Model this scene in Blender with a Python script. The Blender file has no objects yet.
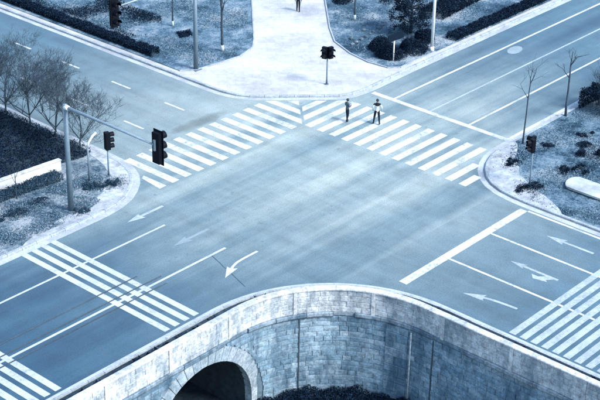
import bpy, bmesh, math, random
import numpy as np
from mathutils import Vector, Matrix

rnd = random.Random(7)
nrs = np.random.RandomState(7)
scene = bpy.context.scene
COL = scene.collection
R = math.radians

# ------------------------------------------------------------------ camera
# X runs up the north-east road, Y up the north-west road, Z up; metres.
CAMLOC = Vector((-59.4, -50.6, 39.0))
PITCH, ROLL, YA = 0.47693, 0.02101, -0.85637
F_PX = 1469.2                                   # focal length in pixels of a 600 px wide picture
h = Vector((-math.sin(YA), math.cos(YA), 0))    # level viewing direction
rt0 = Vector((h.y, -h.x, 0))
fwd = h * math.cos(PITCH) - Vector((0, 0, 1)) * math.sin(PITCH)
up0 = h * math.sin(PITCH) + Vector((0, 0, 1)) * math.cos(PITCH)
rt = rt0 * math.cos(ROLL) + up0 * math.sin(ROLL)
up = up0 * math.cos(ROLL) - rt0 * math.sin(ROLL)
cam = bpy.data.cameras.new('camera')
cam.sensor_width = 36
cam.lens = F_PX / 600 * 36
cam.clip_start = 0.5
cam.clip_end = 6000
camo = bpy.data.objects.new('camera', cam)
M = Matrix((rt, up, -fwd)).transposed().to_4x4()
M.translation = CAMLOC
camo.matrix_world = M
COL.objects.link(camo)
scene.camera = camo

def pix(p):
    w = Vector(p) - CAMLOC
    d = w.dot(fwd)
    return 300 + w.dot(rt) / d * F_PX, 200 - w.dot(up) / d * F_PX

# ------------------------------------------------------------------ light
SUN_EL, SUN_AZ = R(44), R(170)                  # azimuth clockwise from +Y
world = bpy.data.worlds.new('World')
scene.world = world
world.use_nodes = True
wn = world.node_tree.nodes
sky = wn.new('ShaderNodeTexSky')
sky.sky_type = 'NISHITA'
sky.sun_disc = False
sky.sun_elevation = SUN_EL
sky.sun_rotation = SUN_AZ
sky.air_density = 1.3
sky.dust_density = 0.6
sky.ozone_density = 3.0
wn['Background'].inputs['Strength'].default_value = 0.12
world.node_tree.links.new(sky.outputs[0], wn['Background'].inputs[0])

sun = bpy.data.lights.new('sun', 'SUN')
sun.energy = 2.2
sun.angle = R(20)
sun.color = (1.0, 0.97, 0.93)
suno = bpy.data.objects.new('sun', sun)
sd = Vector((math.sin(SUN_AZ) * math.cos(SUN_EL), math.cos(SUN_AZ) * math.cos(SUN_EL), math.sin(SUN_EL)))
suno.rotation_euler = (-sd).to_track_quat('-Z', 'Y').to_euler()
suno.location = (0, -60, 80)
COL.objects.link(suno)

scene.view_settings.view_transform = 'Standard'
scene.view_settings.look = 'None'
scene.view_settings.gamma = 1.0
scene.view_settings.use_curve_mapping = False
scene.view_settings.exposure = 2.25

# ------------------------------------------------------------------ materials
MATS = {}
class NT:
    def __init__(s, name):
        s.m = bpy.data.materials.new(name)
        s.m.use_nodes = True
        s.t = s.m.node_tree
        s.b = s.t.nodes['Principled BSDF']
        s._pos = None
    def n(s, t, **kw):
        x = s.t.nodes.new(t)
        for k, v in kw.items():
            setattr(x, k, v)
        return x
    def l(s, a, b):
        s.t.links.new(a, b)
    def pos(s):
        if s._pos is None:
            s._pos = s.n('ShaderNodeNewGeometry').outputs['Position']
        return s._pos
    def mapped(s, scale=(1, 1, 1), loc=(0, 0, 0), rot=(0, 0, 0), src=None):
        m = s.n('ShaderNodeMapping')
        m.inputs['Scale'].default_value = scale
        m.inputs['Location'].default_value = loc
        m.inputs['Rotation'].default_value = rot
        s.l(src or s.pos(), m.inputs['Vector'])
        return m.outputs[0]
    def noise(s, scale, detail=4, rough=.55, vec=None, dist=0):
        x = s.n('ShaderNodeTexNoise')
        x.inputs['Scale'].default_value = scale
        x.inputs['Detail'].default_value = detail
        x.inputs['Roughness'].default_value = rough
        x.inputs['Distortion'].default_value = dist
        s.l(vec or s.pos(), x.inputs['Vector'])
        return x.outputs['Fac']
    def ramp(s, fac, stops):
        x = s.n('ShaderNodeValToRGB')
        e = x.color_ramp.elements
        while len(e) < len(stops):
            e.new(0.5)
        for el, (p, c) in zip(e, stops):
            el.position = p
            el.color = (*c, 1) if not isinstance(c, (int, float)) else (c, c, c, 1)
        s.l(fac, x.inputs[0])
        return x.outputs[0]
    def mix(s, fac, a, b, mode='MIX'):
        x = s.n('ShaderNodeMix', data_type='RGBA', blend_type=mode)
        for i, v in ((0, fac), (6, a), (7, b)):
            if isinstance(v, (int, float)):
                x.inputs[i].default_value = v if i == 0 else (v, v, v, 1)
            elif isinstance(v, tuple):
                x.inputs[i].default_value = (*v, 1)
            else:
                s.l(v, x.inputs[i])
        return x.outputs[2]
    def math(s, op, a, b=None, clamp=False):
        x = s.n('ShaderNodeMath', operation=op, use_clamp=clamp)
        for i, v in ((0, a), (1, b)):
            if v is None:
                continue
            if isinstance(v, (int, float)):
                x.inputs[i].default_value = v
            else:
                s.l(v, x.inputs[i])
        return x.outputs[0]
    def sep(s):
        x = s.n('ShaderNodeSeparateXYZ')
        s.l(s.pos(), x.inputs[0])
        return x.outputs
    def rand(s):
        o = s.n('ShaderNodeObjectInfo').outputs['Random']
        i = s.n('ShaderNodeNewGeometry').outputs['Random Per Island']
        return s.math('FRACT', s.math('ADD', o, i))
    def bump(s, hgt, strength, dist):
        x = s.n('ShaderNodeBump')
        x.inputs['Strength'].default_value = strength
        x.inputs['Distance'].default_value = dist
        s.l(hgt, x.inputs['Height'])
        s.l(x.outputs[0], s.b.inputs['Normal'])
    def out(s, col, rough=.85, spec=.3, metal=0):
        if isinstance(col, tuple):
            s.b.inputs['Base Color'].default_value = (*col, 1)
        else:
            s.l(col, s.b.inputs['Base Color'])
        if isinstance(rough, (int, float)):
            s.b.inputs['Roughness'].default_value = rough
        else:
            s.l(rough, s.b.inputs['Roughness'])
        s.b.inputs['Specular IOR Level'].default_value = spec
        s.b.inputs['Metallic'].default_value = metal
        return s.m

def mk(name, fn):
    if name not in MATS:
        k = NT(name)
        MATS[name] = fn(k)
    return MATS[name]

ASPH = (.072, .098, .118)
def m_asphalt(k):
    s = k.sep()
    big = k.noise(.09, 4, .6)
    col = k.ramp(big, [(.30, (.060, .092, .108)), (.52, (.076, .110, .124)), (.72, (.096, .130, .140))])
    # wheel tracks, worn along each road
    trx = k.noise(1.0, 5, .62, k.mapped((.035, .75, 1)))
    tryy = k.noise(1.0, 5, .62, k.mapped((.75, .035, 1), (9, 4, 0)))
    mx = k.math('SUBTRACT', 1.0, k.math('SMOOTH_MIN', k.math('DIVIDE', k.math('ABSOLUTE', s[1]), 7.0), 1.0))
    wx = k.ramp(trx, [(.33, (.68, .77, .83)), (.5, (1.0, 1.0, 1.0)), (.66, (1.26, 1.2, 1.15))])
    wy = k.ramp(tryy, [(.34, .78), (.5, 1.0), (.66, 1.18)])
    ay = k.math('GREATER_THAN', k.math('ABSOLUTE', s[1]), 9.0)
    fx = k.math('SUBTRACT', 1.0, ay)
    col = k.mix(k.math('MULTIPLY', fx, .95), col, wx, 'MULTIPLY')
    fy = k.math('LESS_THAN', k.math('ABSOLUTE', s[0]), 9.0)
    col = k.mix(k.math('MULTIPLY', fy, .6), col, wy, 'MULTIPLY')
    # pale middle, dark approaches: lens vignette painted into the asphalt colour by distance
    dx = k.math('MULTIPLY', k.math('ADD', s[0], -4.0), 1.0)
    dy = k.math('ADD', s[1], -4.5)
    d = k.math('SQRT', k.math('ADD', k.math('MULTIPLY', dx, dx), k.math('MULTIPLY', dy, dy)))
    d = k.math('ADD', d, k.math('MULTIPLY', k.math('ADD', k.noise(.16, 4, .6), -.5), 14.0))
    vignette = k.ramp(k.math('DIVIDE', d, 40.0), [(.15, (1.84, 1.58, 1.38)), (.36, (1.06, 1.04, 1.02)), (.62, (.46, .65, .77))])
    col = k.mix(1.0, col, vignette, 'MULTIPLY')
    # extra vignette darkening painted into the asphalt of the south-west arm
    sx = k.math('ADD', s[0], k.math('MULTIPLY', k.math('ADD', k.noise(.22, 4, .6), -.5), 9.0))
    sw_vignette = k.ramp(k.math('DIVIDE', k.math('ADD', sx, 26.0), 18.0, True), [(.1, (.34, .54, .68)), (.9, (1.0, 1.0, 1.0))])
    col = k.mix(1.0, col, sw_vignette, 'MULTIPLY')
    # fine aggregate
    agg = k.noise(14, 3, .7)
    col = k.mix(1.0, col, k.ramp(agg, [(.3, .74), (.5, 1.0), (.7, 1.24)]), 'MULTIPLY')
    blot = k.noise(.9, 5, .65)
    col = k.mix(1.0, col, k.ramp(blot, [(.3, .86), (.5, 1.0), (.7, 1.08)]), 'MULTIPLY')
    # darker smear along X beside the crossing
    sv = k.mapped((.34, 1.6, 1), (-.41, -17.2, 0))
    ln = k.n('ShaderNodeVectorMath', operation='LENGTH'); k.l(sv, ln.inputs[0])
    st = k.math('ADD', ln.outputs['Value'], k.math('MULTIPLY', k.math('ADD', k.noise(1.3, 4, .6), -.5), 1.1))
    col = k.mix(1.0, col, k.ramp(st, [(.35, .62), (.8, .82), (1.15, 1.0)]), 'MULTIPLY')
    # broad oily tyre bands through the junction
    band = k.noise(1.0, 3, .5, k.mapped((.022, .30, 1), (3.1, 7.7, 0)))
    col = k.mix(k.math('MULTIPLY', fx, .9), col, k.ramp(band, [(.38, (.64, .75, .82)), (.5, (1.0, 1.0, 1.0)), (.62, (1.16, 1.12, 1.08))]), 'MULTIPLY')
    # oil drips
    oil = k.noise(1.9, 3, .5)
    col = k.mix(k.ramp(oil, [(.66, 0), (.74, .5)]), col, (.035, .055, .07))
    k.bump(k.noise(22, 3, .7), .35, .01)
    return k.out(col, k.ramp(big, [(.3, .7), (.7, .9)]), .35)

def m_paint(lo, wearlo, wearhi):
    def f(k):
        n1 = k.noise(4.5, 9, .78)
        n2 = k.noise(.5, 3, .6)
        base = k.ramp(n2, [(.3, tuple(c * .88 for c in lo)), (.7, lo)])
        w = k.math('ADD', k.math('MULTIPLY', n1, .8), k.math('MULTIPLY', n2, .35))
        base = k.mix(k.ramp(w, [(wearlo, .85), (wearhi, 0.0)]), base, (.10, .135, .15))
        base = k.mix(k.ramp(k.noise(1.0, 4, .6, k.mapped((.05, .9, 1))), [(.5, 0), (.7, .45)]), base, (.12, .155, .17))
        k.bump(k.noise(22, 3, .7), .3, .008)
        return k.out(base, .7, .3)
    return f

def m_speckle(c1, c2, scale, big=.4, rough=.85, bump=.3, joints=None, bigstr=.25, spec=.25):
    def f(k):
        col = k.ramp(k.noise(scale, 5, .65), [(.3, c1), (.7, c2)])
        col = k.mix(1.0, col, k.ramp(k.noise(big, 4, .6), [(.3, 1 - bigstr), (.7, 1 + bigstr)]), 'MULTIPLY')
        if joints:
            br = k.n('ShaderNodeTexBrick')
            br.inputs['Scale'].default_value = 1.0
            br.inputs['Brick Width'].default_value = joints[0]
            br.inputs['Row Height'].default_value = joints[1]
            br.inputs['Mortar Size'].default_value = joints[2]
            br.inputs['Color1'].default_value = (.94, .94, .94, 1)
            br.inputs['Color2'].default_value = (1.06, 1.06, 1.06, 1)
            br.inputs['Mortar'].default_value = (.85, .865, .88, 1)
            k.l(k.mapped((1, 1, 1), (0, 0, 0), (0, 0, joints[3])), br.inputs['Vector'])
            col = k.mix(1.0, col, br.outputs['Color'], 'MULTIPLY')
        if bump:
            k.bump(k.noise(scale * 1.7, 4, .65), bump, .02)
        return k.out(col, rough, spec)
    return f

def m_stone(c1, c2, c3, grime, streak=.5, wash=0):
    def f(k):
        r = k.rand()
        col = k.ramp(r, [(0, c1), (.45, c2), (1, c3)])
        col = k.mix(1.0, col, k.ramp(k.noise(7, 6, .7), [(.28, .5), (.5, 1.0), (.72, 1.42)]), 'MULTIPLY')
        col = k.mix(1.0, col, k.ramp(k.noise(2.6, 5, .7), [(.32, .66), (.5, 1.0), (.68, 1.3)]), 'MULTIPLY')
        col = k.mix(k.ramp(k.noise(15, 3, .6), [(.60, 0), (.70, .6)]), col, grime)
        g = k.noise(1.0, 5, .65, k.mapped((.9, .9, .28)))
        col = k.mix(k.ramp(g, [(.44, 0), (.66, streak)]), col, grime)
        if wash: top = k.ramp(k.math('ADD', k.math('MULTIPLY', k.sep()[2], .5), k.math('MULTIPLY', k.noise(1.0, 4, .6, k.mapped((1.3, 1.3, .12))), 1.6)), [(.12, 0), (.62, wash)])
        if wash: col = k.mix(top, col, grime)
        p = k.noise(.55, 5, .7)
        col = k.mix(k.ramp(p, [(.56, 0), (.7, .55)]), col, tuple(min(1, c * 1.5) for c in c3))
        k.bump(k.noise(9, 6, .75), .9, .06)
        return k.out(col, .9, .2)
    return f

def m_leaf(c1, c2, c3):
    def f(k):
        i = k.n('ShaderNodeNewGeometry').outputs['Random Per Island']
        col = k.ramp(i, [(0, c1), (.6, c2), (1, c3)])
        return k.out(col, .8, .06)
    return f

def m_bed(dark, mid, pale, s1=.5, pale_at=.62, dark_at=.4):
    def f(k):
        n1 = k.noise(s1, 6, .68)
        n2 = k.noise(5.5, 5, .75)
        v = k.math('ADD', k.math('MULTIPLY', n1, .66), k.math('MULTIPLY', n2, .34))
        col = k.ramp(v, [(dark_at, dark), (.5, mid), (pale_at, pale)])
        col = k.mix(1.0, col, k.ramp(k.noise(17, 3, .8), [(.3, .65), (.7, 1.3)]), 'MULTIPLY')
        k.bump(n2, .9, .12)
        return k.out(col, .95, .1)
    return f

def m_flat(c, rough=.5, spec=.4, metal=0, var=.18, scale=9):
    def f(k):
        col = k.mix(1.0, c, k.ramp(k.noise(scale, 4, .65), [(.3, 1 - var), (.7, 1 + var)]), 'MULTIPLY')
        return k.out(col, rough, spec, metal)
    return f

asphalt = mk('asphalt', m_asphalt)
paint = mk('road_paint', m_paint((.36, .374, .38), .46, .585))
paint_old = mk('worn_road_paint', m_paint((.225, .26, .275), .45, .61))
paint_mid = mk('dusty_road_paint', m_paint((.27, .295, .31), .42, .56))
paint_faint = mk('faded_road_paint', m_paint((.145, .182, .20), .48, .66))
concrete = mk('gutter_concrete', m_speckle((.17, .195, .21), (.25, .27, .285), 6, .6, .9, .3))
kerbmat = mk('kerb_granite', m_speckle((.12, .145, .165), (.24, .265, .28), 9, 1.1, .85, .4))
tar = mk('tar', m_speckle((.018, .027, .035), (.035, .05, .062), 5, .6, .6, .2))
paving = mk('plaza_paving', m_speckle((.215, .221, .222), (.285, .286, .284), 3, .3, .85, .2, (1.2, .6, .02, R(45)), .2))
soil = mk('dark_soil', m_bed((.010, .020, .030), (.022, .038, .052), (.05, .075, .095)))
bed_n = mk('dormant_lawn', m_bed((.010, .028, .046), (.062, .112, .150), (.18, .215, .24), .42, .60, .40))
bed_ne = mk('mottled_lawn', m_bed((.008, .024, .042), (.052, .096, .132), (.20, .232, .252), .3, .58, .40))  # turf's own mottled colour on the north-east lawn
bed_w = mk('gritty_bed', m_bed((.016, .040, .062), (.095, .13, .155), (.20, .225, .24), .55, .59, .42))
bed_e = mk('mossy_bed', m_bed((.010, .028, .046), (.068, .115, .150), (.155, .195, .222), .36, .60, .415))
earth = mk('earth', m_bed((.006, .012, .02), (.014, .024, .034), (.03, .045, .056)))
stone = mk('ashlar_stone', m_stone((.095, .158, .205), (.130, .192, .236), (.19, .250, .290), (.024, .054, .086), .9, .42))
mortar = mk('mortar', m_speckle((.040, .068, .090), (.085, .120, .145), 5, .5, .95, .4))
pale_stone = mk('parapet_stone', m_stone((.27, .295, .31), (.30, .322, .335), (.335, .352, .362), (.06, .10, .13), .85))
coping_m = mk('coping_stone', m_stone((.30, .32, .33), (.34, .352, .36), (.38, .388, .392), (.12, .155, .18), .55))
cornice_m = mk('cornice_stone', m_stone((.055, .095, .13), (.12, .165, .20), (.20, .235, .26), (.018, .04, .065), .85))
ring_m = mk('voussoir_stone', m_stone((.16, .205, .235), (.19, .232, .26), (.225, .265, .29), (.06, .1, .13), .5))
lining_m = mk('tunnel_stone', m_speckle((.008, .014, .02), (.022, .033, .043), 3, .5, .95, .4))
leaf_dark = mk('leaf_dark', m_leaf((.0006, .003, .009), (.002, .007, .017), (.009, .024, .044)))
leaf_mid = mk('leaf_mid', m_leaf((.005, .015, .027), (.013, .033, .053), (.036, .068, .095)))
leaf_pale = mk('leaf_pale', m_leaf((.035, .065, .09), (.085, .13, .16), (.2, .24, .27)))
grass_m = mk('grass', m_leaf((.018, .045, .07), (.056, .105, .145), (.14, .18, .21)))
bark = mk('bark', m_speckle((.010, .020, .032), (.03, .048, .064), 12, 2, .9, .5))
bark_pale = mk('bark_pale', m_speckle((.04, .058, .072), (.10, .125, .145), 12, 2, .9, .5))
limewash = mk('limewash', m_flat((.26, .29, .31), .9, .1, 0, .2, 14))
steel = mk('galvanised_steel', m_flat((.07, .105, .135), .5, .4, .2, .14, 6))
white_steel = mk('white_paint', m_flat((.42, .45, .46), .45, .4, 0, .1, 4))
black_plastic = mk('black_plastic', m_flat((.0012, .0022, .005), .6, .08, 0, .25, 10))
lens_dark = mk('signal_lens', m_flat((.006, .012, .022), .3, .3, 0, .1, 4))
panel_dark = mk('sign_panel', m_flat((.002, .006, .012), .8, .04, 0, .25, 6))
white_wall = mk('whitewash', m_speckle((.30, .315, .32), (.38, .39, .395), 3, .5, .85, .15, None, .12))
rock_m = mk('rock', m_stone((.035, .06, .08), (.07, .1, .12), (.14, .17, .19), (.02, .04, .06), .5))
skin_m = mk('skin', m_flat((.12, .12, .125), .6, .3, 0, .05))
hair_m = mk('hair', m_flat((.004, .006, .009), .6, .3, 0, .2, 30))
cloth_black = mk('black_cloth', m_flat((.004, .006, .009), .85, .15, 0, .25, 12))
cloth_grey = mk('grey_cloth', m_flat((.045, .065, .08), .85, .15, 0, .25, 12))
cloth_white = mk('white_cloth', m_flat((.36, .375, .385), .85, .15, 0, .12, 12))
cloth_navy = mk('dark_trousers', m_flat((.004, .008, .014), .85, .15, 0, .25, 12))

# ------------------------------------------------------------------ helpers
def link(o, parent=None):
    COL.objects.link(o)
    if parent is not None:
        o.parent = parent
    return o

def tag(o, label=None, cat=None, group=None, kind=None):
    if label: o['label'] = label
    if cat: o['category'] = cat
    if group: o['group'] = group
    if kind: o['kind'] = kind
    return o

def thing(name, loc, label, cat, group=None, rz=0):
    o = bpy.data.objects.new(name, None)
    o.empty_display_size = .3
    o.location = loc
    o.rotation_euler = (0, 0, rz)
    link(o)
    return tag(o, label, cat, group)

class MB:
    """collects vertices and faces for ONE mesh object"""
    def __init__(s):
        s.v, s.f = [], []
    def add(s, vs, fs):
        o = len(s.v)
        s.v += [tuple(v) for v in vs]
        s.f += [tuple(i + o for i in f) for f in fs]
        return s
    def box(s, x0, x1, y0, y1, z0, z1):
        return s.add([(x0, y0, z0), (x1, y0, z0), (x1, y1, z0), (x0, y1, z0), (x0, y0, z1), (x1, y0, z1), (x1, y1, z1), (x0, y1, z1)],
                     [(3, 2, 1, 0), (4, 5, 6, 7), (0, 1, 5, 4), (1, 2, 6, 5), (2, 3, 7, 6), (3, 0, 4, 7)])
    def tube(s, pts, radii, n=8, cap=True):
        rings, o = [], len(s.v)
        pts = [Vector(p) for p in pts]
        ref = None
        for i, p in enumerate(pts):
            d = (pts[min(i + 1, len(pts) - 1)] - pts[max(i - 1, 0)]).normalized()
            if ref is None:
                ref = Vector((0, 0, 1)).cross(d)
                if ref.length < .1: ref = Vector((1, 0, 0)).cross(d)
            a = (ref - d * ref.dot(d)).normalized()
            b = d.cross(a)
            ref = a
            for j in range(n):
                t = 2 * math.pi * j / n
                s.v.append(tuple(p + (a * math.cos(t) + b * math.sin(t)) * radii[i]))
        for i in range(len(pts) - 1):
            for j in range(n):
                k = (j + 1) % n
                s.f.append((o + i * n + j, o + i * n + k, o + (i + 1) * n + k, o + (i + 1) * n + j))
        if cap:
            s.f.append(tuple(o + j for j in reversed(range(n))))
            s.f.append(tuple(o + (len(pts) - 1) * n + j for j in range(n)))
        return s
    def build(s, name, mat, parent=None, smooth=False, bevel=0, loc=None):
        me = bpy.data.meshes.new(name)
        me.from_pydata(s.v, [], s.f)
        me.materials.append(mat)
        if bevel:
            bm = bmesh.new(); bm.from_mesh(me)
            bmesh.ops.bevel(bm, geom=list(bm.edges), offset=bevel, segments=2, affect='EDGES', clamp_overlap=True)
            bm.to_mesh(me); bm.free()
        if smooth:
            me.polygons.foreach_set('use_smooth', [True] * len(me.polygons))
        me.update()
        o = bpy.data.objects.new(name, me)
        if loc: o.location = loc
        return link(o, parent)

def quads(name, verts, mat, parent=None, loc=None):
    """verts (n,4,3) array -> one mesh of n separate quads"""
    n = len(verts)
    me = bpy.data.meshes.new(name)
    me.vertices.add(n * 4)
    me.vertices.foreach_set('co', np.ascontiguousarray(verts, dtype=np.float32).ravel())
    me.loops.add(n * 4)
    me.loops.foreach_set('vertex_index', np.arange(n * 4, dtype=np.int32))
    me.polygons.add(n)
    me.polygons.foreach_set('loop_start', np.arange(0, n * 4, 4, dtype=np.int32))
    me.polygons.foreach_set('loop_total', np.full(n, 4, dtype=np.int32))
    me.materials.append(mat)
    me.update(calc_edges=True)
    o = bpy.data.objects.new(name, me)
    if loc: o.location = loc
    return link(o, parent)

def leaves(pts, size, jitter=.4, flat=0.0):
    """pts (n,3) -> (n,4,3) leaf shaped quads with random orientation"""
    n = len(pts)
    a = nrs.normal(size=(n, 3)); a[:, 2] *= (1 - flat)
    a /= np.linalg.norm(a, axis=1)[:, None]
    b = nrs.normal(size=(n, 3)); b -= (b * a).sum(1)[:, None] * a
    b /= np.linalg.norm(b, axis=1)[:, None]
    s = size * (1 + jitter * nrs.uniform(-1, 1, n))[:, None]
    return np.stack([pts - a * s, pts + b * s * .5, pts + a * s, pts - b * s * .5], 1)

def sheet(name, poly, z, mat, kind=None, parent=None):
    me = bpy.data.meshes.new(name)
    bm = bmesh.new()
    bm.faces.new([bm.verts.new((x, y, z)) for x, y in poly]).normal_update()
    bmesh.ops.triangulate(bm, faces=bm.faces[:])
    for f in bm.faces:
        f.normal_update()
        if f.normal.z < 0: f.normal_flip()
    bm.to_mesh(me); bm.free()
    me.materials.append(mat)
    o = link(bpy.data.objects.new(name, me), parent)
    if kind: o['kind'] = kind
    return o

def slab(name, poly, z0, z1, mat, kind=None, parent=None):
    me = bpy.data.meshes.new(name)
    bm = bmesh.new()
    b = [bm.verts.new((x, y, z0)) for x, y in poly]
    t = [bm.verts.new((x, y, z1)) for x, y in poly]
    top = bm.faces.new(t)
    n = len(poly)
    for i in range(n):
        bm.faces.new((b[i], b[(i + 1) % n], t[(i + 1) % n], t[i]))
    top.normal_update()
    bmesh.ops.triangulate(bm, faces=[top])
    bmesh.ops.recalc_face_normals(bm, faces=bm.faces[:])
    up_ = [f for f in bm.faces if abs(f.normal.z) > .9]
    if up_ and up_[0].normal.z < 0:
        bmesh.ops.reverse_faces(bm, faces=bm.faces[:])
    bm.to_mesh(me); bm.free()
    me.materials.append(mat)
    o = link(bpy.data.objects.new(name, me), parent)
    if kind: o['kind'] = kind
    return o

def chaikin(p, it=2):
    for _ in range(it):
        q = [p[0]]
        for a, b in zip(p[:-1], p[1:]):
            L = math.hypot(b[0] - a[0], b[1] - a[1])
            t = .25 if L < 6 else 1.0 / L
            q.append((a[0] + (b[0] - a[0]) * t, a[1] + (b[1] - a[1]) * t))
            q.append((b[0] - (b[0] - a[0]) * t, b[1] - (b[1] - a[1]) * t))
        q.append(p[-1])
        p = q
    return p

def offset(path, d):
    """positive d to the left of travel"""
    out = []
    for i, p in enumerate(path):
        a = Vector(path[max(i - 1, 0)]); b = Vector(path[min(i + 1, len(path) - 1)])
        t = (b - a).normalized()
        n = Vector((-t.y, t.x))
        out.append((p[0] + n.x * d, p[1] + n.y * d))
    return out

def ribbon(name, path, d0, d1, z, mat, kind=None, parent=None):
    a, b = offset(path, d0), offset(path, d1)
    mb = MB()
    n = len(path)
    mb.v = [(x, y, z) for x, y in a] + [(x, y, z) for x, y in b]
    mb.f = [((i, i + 1, n + i + 1, n + i) if d1 > d0 else (n + i, n + i + 1, i + 1, i)) for i in range(n - 1)]
    o = mb.build(name, mat, parent)
    if kind: o['kind'] = kind
    return o

def resample(path, step):
    out = [path[0]]; acc = 0
    for a, b in zip(path[:-1], path[1:]):
        L = math.hypot(b[0] - a[0], b[1] - a[1]); t = step - acc
        while t < L:
            out.append((a[0] + (b[0] - a[0]) * t / L, a[1] + (b[1] - a[1]) * t / L)); t += step
        acc = (acc + L) % step
    out.append(path[-1])
    return out

def kerb(path, side, parent=None):
    """row of kerb stones with open joints, island on the given side (+1 left of travel)"""
    mb = MB()
    p = resample(path, 1.0)
    a, b = offset(p, 0), offset(p, .2 * side)
    for i in range(len(p) - 1):
        if abs(p[i][0]) > 70 or abs(p[i][1]) > 70: continue
        dz = rnd.uniform(-.006, .006)
        e = .012
        def L(u, v, t): return (u[0] + (v[0] - u[0]) * t, u[1] + (v[1] - u[1]) * t)
        q = [L(a[i], a[i + 1], e), L(a[i], a[i + 1], 1 - e), L(b[i], b[i + 1], 1 - e), L(b[i], b[i + 1], e)]
        t = [L(q[0], q[3], .16), L(q[1], q[2], .16), q[2], q[3]]
        vs = [(x, y, -.1) for x, y in q] + [(q[0][0], q[0][1], .11 + dz), (q[1][0], q[1][1], .11 + dz)] + [(x, y, .14 + dz) for x, y in t]
        f = [(0, 1, 5, 4), (4, 5, 7, 6), (6, 7, 8, 9), (1, 2, 8, 7, 5), (3, 0, 4, 6, 9), (2, 3, 9, 8)]
        if side < 0: f = [tuple(reversed(x)) for x in f]
        mb.add(vs, f)
    o = mb.build('kerb', kerbmat, parent)
    o['kind'] = 'structure'
    return o

def in_poly(pts, poly):
    x, y = pts[:, 0], pts[:, 1]
    r = np.zeros(len(pts), bool)
    n = len(poly)
    for i in range(n):
        x0, y0 = poly[i]; x1, y1 = poly[(i + 1) % n]
        c = ((y0 > y) != (y1 > y)) & (x < (x1 - x0) * (y - y0) / (y1 - y0 + 1e-12) + x0)
        r ^= c
    return r

def scatter(poly, n):
    a = np.array(poly)
    lo, hi = a.min(0), a.max(0)
    p = nrs.uniform(lo, hi, (n * 3, 2))
    return p[in_poly(p, poly)][:n]

# ------------------------------------------------------------------ the setting
CEN = (-14.5, -14.3)                            # centre of the curved wall
RW = 6.5                                        # radius of its outer face
def corner_path(r, far=150, n=18):
    """south corner line at radius r from CEN, from the south-west arm to the south-east arm"""
    p = [(-far, CEN[1] + r), (-60, CEN[1] + r), (-30, CEN[1] + r)]
    for i in range(n + 1):
        t = math.pi / 2 * (1 - i / n)
        p.append((CEN[0] + r * math.cos(t), CEN[1] + r * math.sin(t)))
    return p + [(CEN[0] + r, -30), (CEN[0] + r, -60), (CEN[0] + r, -far)]

sheet('ground', corner_path(RW + .1, 2500) + [(2500, -2500), (2500, 2500), (-2500, 2500)], -.25, earth, 'structure')
sheet('lower_ground', [(-2500, -2500), (-7.5, -2500), (-7.5, 9), (-2500, 9)], -6.0, earth, 'structure')
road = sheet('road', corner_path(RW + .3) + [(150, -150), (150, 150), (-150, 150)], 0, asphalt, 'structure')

W_PATH = chaikin([(-6.05, 150), (-6.05, 30), (-6.1, 11.4), (-6.2, 9.6), (-6.8, 8.2), (-7.7, 7.2), (-9.0, 6.3), (-10.4, 5.85), (-12.2, 5.75), (-30, 5.75), (-150, 5.75)])
E_PATH = chaikin([(150, -5.6), (30, -5.6), (12.2, -5.6), (10.3, -5.7), (8.8, -6.25), (7.4, -7.25), (6.5, -8.7), (6.2, -10.7), (6.2, -30), (6.2, -150)])
N_PATH = chaikin([(5.7, 150), (5.7, 30), (5.7, 13.6), (5.85, 12.4), (6.3, 11.3), (7.0, 10.5), (8.75, 8.75), (10.4, 7.1), (11.2, 6.55), (12.3, 6.35), (14.6, 6.35), (17, 6.45), (40, 6.54), (150, 6.54)])
plaza = slab('plaza', offset(N_PATH, .19) + [(150, 150)], -.1, .12, paving, 'structure')
west_pavement = slab('west_pavement', offset(W_PATH, -.19) + [(-150, 150)], -.1, .12, bed_w, 'structure')
east_pavement = slab('east_pavement', offset(E_PATH, .19) + [(150, -150)], -.1, .12, bed_e, 'structure')
kerb(N_PATH, 1); kerb(W_PATH, -1); kerb(E_PATH, 1)
for p, s in ((N_PATH, -1), (W_PATH, 1), (E_PATH, -1)):
    q = [v for v in resample(p, 1.0) if abs(v[0]) < 80 and abs(v[1]) < 80]
    ribbon('gutter', q, 0.0, .42 * s, .004, concrete, None, road)

# pale kerb aprons on the two planted corners
def rounded(p, it=2):
    for _ in range(it):
        q = []
        for a, b in zip(p, p[1:] + p[:1]):
            q += [(a[0] * .8 + b[0] * .2, a[1] * .8 + b[1] * .2), (a[0] * .2 + b[0] * .8, a[1] * .2 + b[1] * .8)]
        p = q
    return p
BED_NW = [(6.25, 90), (6.25, 17.6), (7.05, 16.9), (11.1, 16.45), (13.0, 17.0), (14.2, 18.0), (21, 24.6), (86, 90)]
BED_NE = [(90, 7.05), (21.5, 7.0), (17.4, 6.95), (16.75, 7.6), (16.6, 9.2), (17.0, 11.2), (18.0, 13.5), (19.9, 15.6), (24.7, 20.2), (90, 85)]
sheet('north_lawn', BED_NW, .16, bed_n, 'structure')
sheet('north_east_lawn', BED_NE, .16, bed_ne, 'structure')
def edging(poly):
    mb = MB()
    n = len(poly)
    for i in range(n - 1):
        a, b = Vector(poly[i]), Vector(poly[i + 1])
        if max(abs(a.x), abs(a.y), abs(b.x), abs(b.y)) > 95: continue
        t = (b - a).normalized(); m = Vector((-t.y, t.x)) * .05
        for lo, hi in ((a, b),):
            c = [lo - m, hi - m, hi + m, lo + m]
            mb.add([(p.x, p.y, .1) for p in c] + [(p.x, p.y, .2) for p in c], [(4, 5, 6, 7), (0, 1, 5, 4), (2, 3, 7, 6), (1, 2, 6, 5), (3, 0, 4, 7)])
    return tag(mb.build('bed_edging', kerbmat), kind='structure')
edging(BED_NW[1:-1]); edging(BED_NE[1:-1])

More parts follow.
